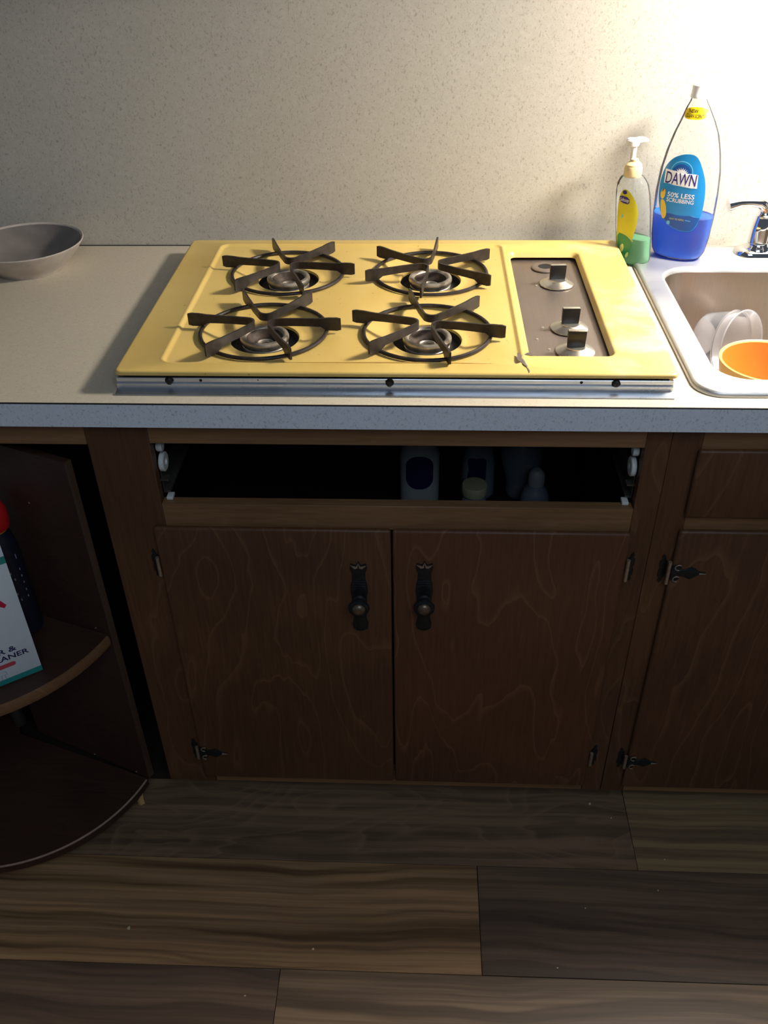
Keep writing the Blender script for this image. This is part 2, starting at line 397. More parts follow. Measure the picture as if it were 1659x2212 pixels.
# ------------------------------------------------------------------ the room
def struct(name, geo, mat, parent=None, **k): return add(name, geo, mat, parent, kind='structure' if parent is None else None, **k)
YW = .6192
w = struct('wall_back', box(-1.35, 1.35, YW, YW+.09, FLOOR, 1.45), 'wall', label='speckled beige laminate wall behind the cooktop and sink')
fl = struct('floor', box(-1.35, 1.35, -1.9, YW, FLOOR-.03, FLOOR-.0085), 'subfloor', label='dark wood plank floor in front of the cabinets')
G = .0009
rows = [(.088, -.115, [(-1.35, -.779, 'plank_c'), (-.779, .441, 'plank_a'), (.441, 1.35, 'plank_d')]),
        (-.115, -.318, [(-1.35, -1.0766, 'plank_a'), (-1.0766, .1435, 'plank_b'), (.1435, 1.35, 'plank_c')]),
        (-.318, -.521, [(-1.35, -.198, 'plank_c'), (-.198, 1.022, 'plank_e'), (1.022, 1.35, 'plank_b')]),
        (-.521, -.724, [(-1.35, -.55, 'plank_e'), (-.55, .67, 'plank_d'), (.67, 1.35, 'plank_a')]),
        (-.724, -.927, [(-1.35, .05, 'plank_a'), (.05, 1.27, 'plank_e'), (1.27, 1.35, 'plank_c')]),
        (-.927, -1.13, [(-1.35, -.3, 'plank_d'), (-.3, .92, 'plank_c'), (.92, 1.35, 'plank_e')]),
        (-1.13, -1.333, [(-1.35, .4, 'plank_e'), (.4, 1.35, 'plank_a')]),
        (-1.333, -1.536, [(-1.35, -.1, 'plank_c'), (-.1, 1.35, 'plank_d')]),
        (-1.536, -1.9, [(-1.35, .2, 'plank_a'), (.2, 1.35, 'plank_e')])]
for y1, y0, ps in rows:
    for x0, x1, mt in ps:
        add('plank', box(x0+G/2, x1-G/2, y0+G/2, y1-G/2, FLOOR-.0085, FLOOR, .0006, 1), mt, fl)

# ------------------------------------------------------------------ worktop
SX0, SX1, SY0, SY1 = .408, 1.03, .028, .598          # sink outer edge
ct = thing('countertop', 'long speckled beige laminate worktop with front edge toned for cool room light', 'countertop', (-.1, .3, -.0383))
ho = [(-1.3, .0012), (1.3, .0012), (1.3, YW-.0005), (-1.3, YW-.0005)]; hi = [(.428, .05), (1.01, .05), (1.01, .578), (.428, .578)]
V = [(x, y, z) for z in (0, -.0383) for L in (ho, hi) for x, y in L]; F = []
for i in range(4):
    j = (i+1) % 4
    F += [(i, j, 4+j, 4+i), (8+i, 8+j, 12+j, 12+i), (i, j, 8+j, 8+i), (4+i, 4+j, 12+j, 12+i)]
add('worktop', (V, F), 'counter', ct)
add('front_edge', box(-1.3, 1.3, -.0004, .0012, -.0383, -.0021), 'counter_edge', ct)
add('back_joint', box(-1.3, .40, YW-.0030, YW-.0006, -.001, .0011), 'seam', ct)
add('edge_seam', box(-1.3, 1.3, -.0001, .0012, -.0021, -.0002), 'seam', ct)

# ------------------------------------------------------------------ base cabinets
YF, YB = .0214, .0404            # face frame front and back
DF = .0114                       # door face
ZT = -.0386
def lip_panel(x0, x1, z0, z1): return box(x0, x1, DF, YF-.0004, z0, z1, .0042, 3)
def hinge(door, x, z, side, strap, hl=.019):
    """side = +1: frame lies to the right of the barrel"""
    h = add('hinge', tube([(x, DF-.0012, z-hl), (x, DF-.0012, z-hl*.34), (x, DF-.0012, z+hl*.34), (x, DF-.0012, z+hl)], .0031, 10), 'bright_iron', door)  # barrel in pale metal, its lit sheen put into the colour
    s = side
    out = [(.002, -.021), (.006, -.024), (.0065, -.030), (.011, -.037), (.0145, -.031), (.0125, -.024), (.0165, -.019), (.0165, -.006), (.014, 0), (.0165, .006), (.0165, .019), (.0125, .024), (.0145, .031), (.011, .037), (.0065, .030), (.006, .024), (.002, .021)]
    add('frame_leaf', prism([(x+s*a*.75, z+b*.78) for a, b in (out if s > 0 else out[::-1])], lambda a, b, d: (a, YF-.0003-d, b), 0, .0016, .0005), 'black_iron', h)
    if strap:
        st = [(.004, .014), (.013, .016), (.019, .011), (.017, .006), (.026, .0075), (.034, .012), (.041, .008), (.046, .0035), (.058, 0), (.046, -.0035), (.041, -.008), (.034, -.012), (.026, -.0075), (.017, -.006), (.019, -.011), (.013, -.016), (.004, -.014)]
        poly = [(x-s*a, z+b) for a, b in (st[::-1] if s > 0 else st)]
        add('door_strap', prism(poly, lambda a, b, d: (a, DF-.0002-d, b), 0, .0018, .0006), 'black_iron', h)
        for sg in (1, -1):
            pts = [(x-s*(.014+.0055*math.cos(t)), DF-.0028, z+sg*.0115+.0052*math.sin(t)) for t in [R(50+i*26) for i in range(10)]]
            add('curl', tube(pts, .0011, 6), 'bright_iron', h)
        add('strap_tip', tube([(x-s*.047, DF-.0025, z), (x-s*.0575, DF-.0025, z-.0005)], [.0015, .0006], 6), 'bright_iron', h)
    return h
def pull(door, x, zc):
    half = [(.0, .073), (.004, .0655), (.0125, .0685), (.0135, .060), (.0105, .050), (.0105, .036), (.0128, .026), (.0138, .010), (.0122, .0), (.0118, -.030), (.0102, -.040), (.0104, -.050), (.0130, -.060), (.0120, -.069), (.006, -.0735), (0, -.075)]
    poly = [(x-a, zc+b) for a, b in half] + [(x+a, zc+b) for a, b in half[-2:0:-1]]
    bp = add('pull_plate', prism(poly, lambda a, b, d: (a, DF-.0001-d, b), 0, .0032, .0011), 'black_iron', door)
    for k, zz in enumerate((.024, .029, .034)):
        add('plate_ridge', tube([(x-.0108, DF-.0034, zc+zz), (x, DF-.0040, zc+zz+.0012), (x+.0108, DF-.0034, zc+zz)], .0009, 6), 'black_iron', bp)
    for s in (-1, 1):
        cr = [(x, zc+.0725), (x+s*.0035, zc+.0650), (x+s*.0125, zc+.0675), (x+s*.006, zc+.0615), (x+s*.0015, zc+.0625)]
        add('plate_point', prism(cr if s < 0 else cr[::-1], lambda a, b, d: (a, DF-.0034-d*(1.0+(zc+.0735-b)*120), b), 0, .0009), 'bright_iron', bp)  # pale points paint the highlight on the plate's bent tip
    zk = zc-.0065
    k = add('knob', lathe([(0.0115, .003), (.0115, .005), (.0085, .007), (.0075, .013), (.0095, .016), (.0155, .0185), (.0172, .0215), (.0165, .0245), (.0125, .0262), (.0112, .0258)], 28, (x, DF, zk), 'y'), 'black_iron', door)
    add('knob_dome', lathe([(.0113, .0256), (.0105, .0278), (.0082, .0302), (.0045, .0318), (0, .0323)], 24, (x, DF, zk), 'y'), 'knob_worn', k)

bc = thing('base_cabinet', 'dark stained base cabinet below the cooktop with drawer front missing', 'cabinet', (-.03, .3, FLOOR))
XL, XR = -.458, .385
add('stile', box(XL, -.366, YF, YB, -.862, ZT, .0008, 1), 'wood_v', bc)
add('stile', box(.349, XR-.0006, YF, YB, -.862, ZT, .0008, 1), 'wood_v', bc)
add('top_rail', box(-.3658, .3488, YF+.0004, YB, -.0785, ZT, .0006, 1), 'wood_h', bc)
add('middle_rail', box(-.3658, .3488, YF+.0004, YB, -.232, -.187, .0008, 1), 'wood_h', bc)
add('bottom_rail', box(-.3658, .3488, YF+.0004, YB, -.862, -.822, .0008, 1), 'wood_h', bc)
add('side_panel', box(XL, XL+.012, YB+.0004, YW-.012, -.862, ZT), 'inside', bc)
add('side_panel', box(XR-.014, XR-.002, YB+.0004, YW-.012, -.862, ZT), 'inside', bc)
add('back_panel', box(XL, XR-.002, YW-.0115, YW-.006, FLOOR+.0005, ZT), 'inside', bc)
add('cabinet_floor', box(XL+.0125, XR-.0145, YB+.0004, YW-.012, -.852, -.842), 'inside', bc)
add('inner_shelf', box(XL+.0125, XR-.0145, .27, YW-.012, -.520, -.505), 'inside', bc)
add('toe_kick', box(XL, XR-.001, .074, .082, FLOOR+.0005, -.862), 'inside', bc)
dl = add('door', lip_panel(-.384, -.0150, -.838, -.2265), 'door_a', bc)
dr = add('door', lip_panel(-.0125, .3505, -.838, -.2265), 'door_b', bc)
pull(dl, -.0668, -.360); pull(dr, .0378, -.357)
hinge(dl, -.3862, -.3030, -1, False); hinge(dl, -.3880, -.7640, -1, True, .017)
hinge(dr, .3530, -.2970, 1, False, .021); hinge(dr, .3530, -.7560, 1, False, .017)
for s, xw in ((1, XL+.0125), (-1, XR-.0145)):          # drawer runners left behind on both sides
    xe = -.366 if s > 0 else .349
    sl = add('drawer_slide', box(min(xe, xe+s*.010), max(xe, xe+s*.010), YB+.004, .50, -.182, -.178), 'slide', bc)
    add('slide_web', box(min(xe, xe+s*.0014)-.0001, max(xe, xe+s*.0014), YB+.004, .50, -.178, -.140), 'slide', sl)
    for (yy, zz, rr, ww) in ((YB+.006, -.098, .0085, .009), (YB+.010, -.128, .0155, .008)):
        ro = lathe([(rr*.35, 0), (rr*.9, 0), (rr, ww*.15), (rr, ww*.85), (rr*.9, ww), (rr*.35, ww), (rr*.3, ww*.7), (0, ww*.7)], 20, (0, 0, 0), 'x')
        add('roller', ([(xe+s*(x+.0016), y+yy, z+zz) for x, y, z in ro[0]], ro[1]), 'nylon', sl)
    add('bracket', box(min(xe, xe+s*.012), max(xe, xe+s*.012), YB-.002, YB+.012, -.156, -.1535), 'slide', sl)
    add('bracket_clip', box(min(xe+s*.006, xe+s*.016), max(xe+s*.006, xe+s*.016), YF+.010, YB+.006, -.1868, -.1815, .001), 'nylon', sl)

sc = thing('sink_cabinet', 'dark stained cabinet under the sink with false drawer front', 'cabinet', (.74, .3, FLOOR))
add('stile', box(XR, .428, YF, YB, -.862, ZT, .0008, 1), 'wood_v', sc)
add('stile', box(1.08, 1.12, YF, YB, -.862, ZT, .0008, 1), 'wood_v', sc)
add('top_rail', box(.4282, 1.0798, YF+.0004, YB, -.09, ZT, .0006, 1), 'wood_h', sc)
add('middle_rail', box(.4282, 1.0798, YF+.0004, YB, -.232, -.19, .0008, 1), 'wood_h', sc)
add('bottom_rail', box(.4282, 1.0798, YF+.0004, YB, -.862, -.822, .0008, 1), 'wood_h', sc)
add('side_panel', box(XR+.002, XR+.014, YB+.0004, YW-.012, -.862, ZT), 'inside', sc)
add('side_panel', box(1.105, 1.117, YB+.0004, YW-.012, -.862, ZT), 'inside', sc)
add('toe_kick', box(XR+.001, 1.12, .074, .082, FLOOR+.0005, -.862), 'inside', sc)
add('drawer_front', lip_panel(.4235, .7480, -.1955, -.0765), 'door_c', sc)
add('drawer_front', lip_panel(.7560, 1.0820, -.1955, -.0765), 'door_c', sc)
d1 = add('door', lip_panel(.4215, .7490, -.838, -.2205), 'door_c', sc)
d2 = add('door', lip_panel(.7530, 1.0820, -.838, -.2205), 'door_c', sc)
hinge(d1, .4170, -.3000, -1, True, .022); hinge(d1, .4170, -.7620, -1, True, .017)
pull(d1, .705, -.357); pull(d2, .797, -.357)

cc = thing('corner_cabinet', 'open dark corner cabinet carcass around the revolving shelves', 'cabinet', (-.8, .3, FLOOR))
add('top_rail', box(-1.12, XL-.0005, YF+.0004, YB, -.0815, ZT, .0006, 1), 'wood_h', cc)
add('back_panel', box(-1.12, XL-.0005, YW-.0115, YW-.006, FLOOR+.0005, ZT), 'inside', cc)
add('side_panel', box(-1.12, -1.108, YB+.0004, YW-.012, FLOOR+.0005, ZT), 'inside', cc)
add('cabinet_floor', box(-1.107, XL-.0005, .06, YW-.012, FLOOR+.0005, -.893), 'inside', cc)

# revolving corner shelves, turned so that the round edge stands out of the opening
LC = (-.785, .112); LR = .290; PE = Vector((-.5035, .027, 0)); PD = (Vector((-.80, .150, 0)) - PE).normalized()
ls = thing('revolving_shelf', 'dark wooden revolving corner shelves with curved front edges', 'shelf', (LC[0], LC[1], -.889))
a0 = math.atan2(PE.y-LC[1], PE.x-LC[0]); arc = [(LC[0]+LR*math.cos(a0-R(i*3)), LC[1]+LR*math.sin(a0-R(i*3))) for i in range(0, 76)]
ctr = (LC[0]-.02, LC[1]+.02)
def shelf(z, th, edge_mat, rr, eh, eb=.1):
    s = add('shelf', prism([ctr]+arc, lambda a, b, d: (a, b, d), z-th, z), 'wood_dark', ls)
    ea = [(LC[0]+(LR+.0002)*math.cos(a0-R(.8+i*3)), LC[1]+(LR+.0002)*math.sin(a0-R(.8+i*3))) for i in range(0, 75)]
    V, F = [], []
    bt = -min(th, eb); prof = [(.0, bt), (rr*.7, bt+.0006), (rr, bt*.7), (rr, bt*.3), (rr*.7, eh-.0006), (.0, eh), (-.0016, eh), (-.0016, bt)]
    for x, y in ea:
        d = Vector((x-LC[0], y-LC[1], 0)).normalized()
        V += [(x+d.x*p, y+d.y*p, z+q) for p, q in prof]
    n = len(prof)
    for i in range(len(ea)-1):
        for k in range(n): F.append((i*n+k, i*n+(k+1) % n, (i+1)*n+(k+1) % n, (i+1)*n+k))
    F += [tuple(range(n)), tuple(range((len(ea)-1)*n, len(ea)*n))]
    add('shelf_edge', (V, F), edge_mat, s)
    return s
shelf(-.475, .019, 'wood_edge', .004, .0015); shelf(-.870, .019, 'edge_band', .0012, .0012, .0022)
nrm = Vector((PD.y, -PD.x, 0)); nrm = nrm if nrm.y > 0 else -nrm
P1 = PE + PD*.285
def slab(p, q, th, z0, z1):
    a = [p, q, q+nrm*th, p+nrm*th]
    return prism([(v.x, v.y) for v in a], lambda x, y, d: (x, y, d), z0, z1, .0012)
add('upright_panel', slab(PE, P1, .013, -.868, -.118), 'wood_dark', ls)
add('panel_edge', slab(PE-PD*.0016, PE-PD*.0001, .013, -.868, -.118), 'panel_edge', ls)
add('pole', lathe([(.0001, -.870), (.0125, -.870), (.0125, -.12), (.0001, -.12)], 20, (LC[0]-.03, LC[1]+.05, 0)), 'slide', ls)
for px_, pz in ((.10, -.22), (.03, -.468), (.135, -.863), (.03, -.863)):
    q = PE+PD*px_-nrm*.0008
    add('screw_head', xf(lathe([(.0022, 0), (.002, .0008), (.0001, .001)], 10), Matrix.Translation(q+Vector((0, 0, pz))) @ Vector((0, 0, 1)).rotation_difference(-nrm).to_matrix().to_4x4()), 'bright_iron', ls)

# ------------------------------------------------------------------ cooktop
CX0, CX1, CY0, CY1, CT = -.403, .3825, .0368, .566, .030
BUR = {'FL': (-.210, .173), 'BL': (-.203, .405), 'FR': (.037, .171), 'BR': (.042, .404)}
cook = thing('cooktop', 'harvest gold enamel gas cooktop with four burners on the worktop', 'cooktop', (-.01, .30, 0))
pts, zz, eds = [], [], []
def contour(poly, z):
    k = len(pts); n = len(poly); pts.extend(poly); zz.extend([z]*n); eds.extend([(k+i, k+(i+1) % n) for i in range(n)])
def off(x0, x1, y0, y1, r, d, seg=6): return rrect(x0+d, x1-d, y0+d, y1-d, max(.0008, r-d), seg)
OUT = (CX0, CX1, CY0, CY1, .010)
edge = [(0.0, -.0058), (0.0, -.003), (.0009, -.0012), (.0026, -.0002), (.0045, 0)]
contour(off(*OUT, .0045), 0)
EMB = (-.343, .1725, .064, .541, .016)
for d, z in ((-.005, 0), (-.0025, .0010), (0, .0013), (.0022, .0002), (.0045, -.0022), (.0075, -.0028)): contour(off(*EMB, d), z)
REC = (.181, .3055, .0945, .5075, .014); LIP = .0045
for d, z in ((-.005, 0), (-.0015, -.0006), (.0008, -.0025)): contour(off(*REC, d), z)
contour(off(*REC, LIP), -.0105)
for bx, by in BUR.values():
    for r_, z in ((.101, -.0028), (.096, -.0034), (.091, -.0056), (.078, -.0106), (.066, -.0135), (.059, -.0142), (.055, -.0128), (.0525, -.0132), (.0515, -.018)):
        contour([(bx+r_*math.cos(2*math.pi*i/64), by+r_*math.sin(2*math.pi*i/64)) for i in range(64)], z)
vo, eo, fo, ov, *_ = delaunay_2d_cdt([Vector(p) for p in pts], eds, [], 0, 1e-6)
zo = [zz[o[0]] if o else 0 for o in ov]
rin = off(*REC, LIP+.0001); outp = off(*OUT, .0045)
F = []
for f in fo:
    c = (sum(vo[i].x for i in f)/3, sum(vo[i].y for i in f)/3)
    if inpoly(c, rin) or any(math.hypot(c[0]-b[0], c[1]-b[1]) < .0514 for b in BUR.values()) or not inpoly(c, outp): continue
    F.append(tuple(f))
sheet = ([(v.x, v.y, CT+z) for v, z in zip(vo, zo)], F)
rim = loft([[(x, y, CT+z) for x, y in off(*OUT, d)] for d, z in edge])
add('enamel_top', join(sheet, rim), 'enamel', cook, angle=50)
add('skirt', loft([[(x, y, z) for x, y in off(CX0, CX1, CY0, CY1, .010, .010)] for z in (.0005, CT-.0035)], True, False), 'skirt', cook)
add('burner_box', loft([[(x, y, z) for x, y in off(CX0, CX1, CY0, CY1, .010, .016)] for z in (.0008, .0045)], True, True), 'hole', cook)
prof = [(.0465, .0192), (.0405, .0190), (.0400, .0183), (.0400, .0130), (.0385, .0118), (.0375, .0108), (.0372, .0045), (.0335, .0028), (.0250, .0022), (.0225, .0016), (.0222, .0004), (.0465, .0004)]
V = [(x, y, z) for x in (-.4015, .3765) for y, z in prof]; n = len(prof)
F = [(i, (i+1) % n, n+(i+1) % n, n+i) for i in range(n)] + [tuple(range(n)), tuple(range(n, 2*n))]
tr = add('trim_strip', (V, F), 'alu', cook, angle=25)
for bx, bz in ((-.3258, .0150), (-.0148, .0140), (.2982, .0148)):
    q = lathe([(.0001, .0046), (.0035, .0044), (.0052, .003), (.0060, .001), (.0064, 0)], 9, (bx, .0399, bz), 'y')
    add('screw', ([(x+random.uniform(-.0006, .0006), y, z+random.uniform(-.0007, .0007)) for x, y, z in q[0]], q[1]), 'screw', tr)
for bx, bz in ((-.2812, .0155), (.2506, .0158), (-.20, .0165)):
    add('screw_hole', lathe([(.0001, .0003), (.0021 if bx != -.20 else .0009, .0002), (.0022 if bx != -.20 else .001, 0)], 14, (bx, .0399, bz), 'y'), 'hole', tr)
# chipped enamel beside the control recess
def on_top(x, y): return (x, y, CT+(.0015 if x < .1755 and y > .056 else .0007))
for poly in ([(.1655, .099), (.1685, .0985), (.1715, .090), (.1700, .084), (.1735, .076), (.1745, .070), (.1770, .060), (.1765, .0545), (.1735, .060), (.1695, .068), (.1655, .075), (.1640, .082), (.1650, .088)],
             [(.1765, .0555), (.1785, .050), (.1790, .044), (.1775, .0395), (.1770, .046), (.1758, .0535)],
             [(.1700, .0895), (.1775, .0985), (.1800, .1010), (.1850, .1020), (.1872, .0960), (.1920, .0925), (.1850, .0918), (.1800, .0945), (.1760, .0950)]):
    add('enamel_chip', patch(poly, on_top, .003), 'chip', cook)
# control panel and knobs
PZ = CT-.0160
cp = add('control_panel', prism(off(*REC, -.006), lambda a, b, d: (a, b, d), PZ-.0025, PZ-.0001), 'panel', cook)
for kx, ky, ang in ((.2565, .3925, 4), (.2560, .2165, 2), (.2545, .1365, -2)):
    k = add('knob', lathe([(.0278, 0), (.0290, .0012), (.0288, .0026), (.0262, .0042), (.0180, .0078), (.0150, .0092), (.0148, .0104), (.0001, .0106)], 36, (kx, ky, PZ+.0004)), 'knob_metal', cook)
    g = box(-.0125, .0125, -.0045, .0045, .0098, .0345, .0014)
    g = ([(x*(1+.10*(z/.035)), y*(1-.2*(z/.035)), z) for x, y, z in g[0]], g[1])
    add('grip', xf(g, Matrix.Translation((kx, ky, PZ)) @ Matrix.Rotation(R(ang), 4, 'Z')), 'knob', k)
    b = box(-.0128, .0128, -.0034, .0034, .0343, .0353, .0004)
    add('grip_inlay', xf(b, Matrix.Translation((kx, ky, PZ)) @ Matrix.Rotation(R(ang), 4, 'Z')), 'knob_metal', k)
bz = add('knob_bezel', lathe([(.0215, 0), (.0235, .001), (.0230, .0026), (.0190, .0040), (.0165, .0034), (.0125, .0040), (.0122, .0030), (.0118, .0012)], 32, (.2440, .4655, PZ+.0002)), 'panel', cook)
add('valve_hole', lathe([(.0124, .0032), (.0001, .0030)], 24, (.2440, .4655, PZ+.0002)), 'hole', bz)
for sx, sy in ((.222, .388), (.2155, .221), (.203, .180), (.218, .146)):
    add('panel_speck', lathe([(.0026, 0), (.0022, .0009), (.0001, .0013)], 10, (sx, sy, PZ)), 'knob_metal', cp)
# burners
for k, (bx, by) in BUR.items():
    b = add('burner', lathe([(.0330, -.0105), (.0335, -.0102), (.0350, -.010), (.0350, -.006), (.0338, -.005), (.0338, -.003), (.0358, -.0015), (.0372, .002), (.0372, .005), (.0360, .0078), (.0330, .0088), (.0300, .0080), (.0275, .0050)], 40, (bx, by, CT-.015)), 'burner', cook)
    add('burner_throat', lathe([(.0276, .0051), (.0225, -.0010), (.0185, -.0045), (.0178, -.008), (.0001, -.009)], 32, (bx, by, CT-.015)), 'burner_in', b)
    add('burner_ring', lathe([(.0135, -.0085), (.0140, -.0055), (.0115, -.0045), (.0095, -.0060), (.0090, -.0085)], 24, (bx, by, CT-.015)), 'burner', b)
    add('burner_well', lathe([(.0516, -.0170), (.0500, -.0252), (.0001, -.0255)], 40, (bx, by, CT)), 'hole', b)

# ------------------------------------------------------------------ pan supports
def grate(key, pairs, label):
    bx, by = BUR[key]; Zb = CT-.0030
    g = thing('pan_support', label, 'grate', (bx, by, Zb), 'cast pan supports on the cooktop')
    ring = [(bx+.0955*math.cos(2*math.pi*i/72), by+.0955*math.sin(2*math.pi*i/72), Zb+.0034) for i in range(72)]
    add('ring', tube(ring, .0031, 8, True), 'iron', g)
    for a, b in pairs:
        am = R((a+b)/2); half = R(abs(a-b)/2); sh = .002; fr = .0125
        ax, ay = math.cos(am), math.sin(am); tx, ty = -ay, ax
        # plan path in the frame of the bisector: arm in, rounded nose, arm out
        d = fr/math.sin(half); nose = []
        for i in range(9):
            t = math.pi/2+half + (math.pi-2*half)*i/8
            nose.append((sh+d+fr*math.cos(t), fr*math.sin(t)))
        ends = []
        for s in (1, -1):
            arm = []
            for rr in (.1185, .1125, .1010, .0960, .0880, .0700, .0500):
                arm.append((sh+rr*math.cos(half)-.003, s*(rr*math.sin(half))))
            ends.append(arm)
        path = ends[0]+nose+ends[1][::-1]
        P = [Vector((bx+ax*p+tx*q, by+ay*p+ty*q, 0)) for p, q in path]
        na = len(ends[0]); N = len(P); th = .0015; V, F = [], []
        low = [.0066, .0050, .0052, .0058, .0108, .0112, .0113]
        lows = low+[.0114]*len(nose)+low[::-1]
        tops = [.0240, .0254, .0252, .0248, .0240, .0236, .0234]+[.0232]*len(nose)+[.0234, .0236, .0240, .0248, .0252, .0254, .0240]
        for i in range(N):
            t = (P[min(i+1, N-1)]-P[max(i-1, 0)]).normalized(); nn = Vector((-t.y, t.x, 0))
            for s, zq in ((1, lows[i]), (1, tops[i]), (-1, tops[i]), (-1, lows[i])):
                p = P[i]+nn*th*s; V.append((p.x, p.y, Zb+zq))
        for i in range(N-1):
            for k in range(4): F.append((i*4+k, i*4+(k+1) % 4, i*4+4+(k+1) % 4, i*4+4+k))
        F += [(0, 1, 2, 3), (4*N-4, 4*N-3, 4*N-2, 4*N-1)]
        add('pan_rest', (V, F), 'iron', g, angle=30)
    return g
grate('FL', ((174, 234), (58, 114), (-2, -62)), 'dark iron pan support over the front left burner')
grate('BL', ((170, 230), (52, 110), (-8, -70)), 'dark iron pan support over the back left burner')
grate('FR', ((166, 225), (47, 104), (-13, -74)), 'dark iron pan support over the front right burner')
grate('BR', ((143, 84), (203, 262), (29, -33)), 'dark iron pan support over the back right burner')

# ------------------------------------------------------------------ sink and tap
sk = thing('sink', 'stainless steel drop-in sink with raised rim at right of cooktop', 'sink', (.72, .31, -.17))
IN = (.4505, .985, .073, .490)
def so(d, z, r=.040): return [(x, y, z) for x, y in off(SX0, SX1, SY0, SY1, r, d, 8)]
def si(d, z, r=.048): return [(x, y, z) for x, y in off(*IN, r, d, 8)]
add('rim', loft([so(0, .0006), so(.0006, .0045), so(.003, .0078), so(.007, .0086), so(.011, .0072), si(-.007, .0066, .055), si(-.002, .0055), si(0, .0030), si(.0018, -.002)]), 'steel', sk, angle=60)
add('basin', loft([si(.0018, -.002), si(.004, -.02), si(.012, -.145), si(.020, -.162), si(.040, -.1695), [(.72+.03*math.cos(a), .29+.03*math.sin(a), -.171) for a in [math.atan2(p[1]-.2815, p[0]-.71775) for p in si(.040, 0)]]]), 'basin', sk, angle=60)
add('drain', lathe([(.040, -.1695), (.038, -.168), (.030, -.172), (.0001, -.178)], 28, (.72, .29, 0)), 'chrome', sk)

tap = thing('faucet', 'chrome sink faucet with lever handle at right edge of picture', 'faucet', (.74, .562, .0075))
TX, TY = .6400, .562
add('base_plate', loft([[(x, y, z) for x, y in off(.600, .880, .535, .590, .0265, d, 8)] for d, z in ((0, .0076), (.001, .0125), (.005, .0165), (.010, .0180))], True, True), 'chrome', tap)
def handle(tx, s):
    h = add('handle', lathe([(.0245, .0165), (.0225, .021), (.0195, .0235), (.0185, .0265), (.0198, .0285), (.0192, .031), (.0188, .05), (.0170, .066), (.0150, .073), (.0150, .0765), (.0115, .080), (.0105, .084)], 32, (tx, TY, 0)), 'chrome', tap)
    pts = [(tx, TY, .083), (tx-s*.001, TY, .088), (tx-s*.006, TY-.001, .0945), (tx-s*.014, TY-.002, .0985), (tx-s*.030, TY-.004, .1000), (tx-s*.050, TY-.006, .1000), (tx-s*.066, TY-.009, .0975), (tx-s*.071, TY-.0095, .0965)]
    add('lever', tube(pts, [.0112, .0112, .0104, .0096, .0080, .0086, .0114, .0118], 14), 'chrome', h)
handle(TX, 1); handle(.842, -1)
sp = [(.741, .562, .017), (.741, .562, .07)]+[(.741, .562-.065*(1-math.cos(R(a))), .07+.075*math.sin(R(a))) for a in range(15, 171, 15)]
add('spout', tube(sp, .0115, 16), 'chrome', tap)

# things lying in the sink
bp_ = (.588, .258, -.1690)
bo = thing('orange_bowl', 'orange plastic bowl with pale rim standing in the sink', 'bowl', bp_)
add('outside', lathe([(.0001, 0), (.040, 0), (.050, .006), (.066, .060), (.0765, .108)], 48, bp_), 'orange_rim', bo)
add('inside', lathe([(.0715, .1082), (.062, .065), (.048, .035), (.0001, .030)], 48, bp_), 'orange', bo)
add('rim', lathe([(.0765, .108), (.0765, .1105), (.0745, .1117), (.0725, .1105), (.0715, .1082)], 48, bp_), 'orange_rim', bo)
tc = Vector((.584, .378, -.0900)); ta = Vector((.62, -.76, .20)).normalized()
tb = thing('plastic_tub', 'clear round plastic tub lying on its side in the sink', 'tub', (tc.x, tc.y, -.17))
rm = Matrix.Translation(tc) @ Vector((0, 0, 1)).rotation_difference(ta).to_matrix().to_4x4()
add('tub_wall', xf(lathe([(.0001, -.070), (.046, -.070), (.0485, -.067), (.0555, -.022), (.0555, -.020), (.0590, -.019), (.0590, -.004), (.0605, -.002), (.0612, 0), (.0602, .001), (.0582, -.001), (.0575, -.017), (.0545, -.020), (.0475, -.066), (.0001, -.0685)], 56), rm), 'deli', tb)
add('tub_rim', xf(tube([(.0600*math.cos(2*math.pi*i/64), .0600*math.sin(2*math.pi*i/64), .0004) for i in range(64)], .0014, 8, True), rm), 'deli', tb)

# ------------------------------------------------------------------ grey bowl
gb = thing('stoneware_bowl', 'grey stoneware bowl with lit-toned rim and shaded inside at left end of worktop', 'bowl', (-.697, .503, 0))
gp = (-.697, .503, .0004)
add('outside', lathe([(.0001, .003), (.055, .003), (.057, 0), (.062, 0), (.064, .004), (.078, .016), (.094, .034), (.1035, .0465)], 64, gp), 'bowl', gb)
add('inside', lathe([(.0995, .0468), (.090, .034), (.072, .016), (.055, .008), (.0001, .007)], 64, gp), 'bowl_in', gb)
add('rim', lathe([(.1035, .0465), (.1045, .0483), (.1032, .0496), (.1010, .0488), (.0995, .0468)], 64, gp), 'bowl', gb)

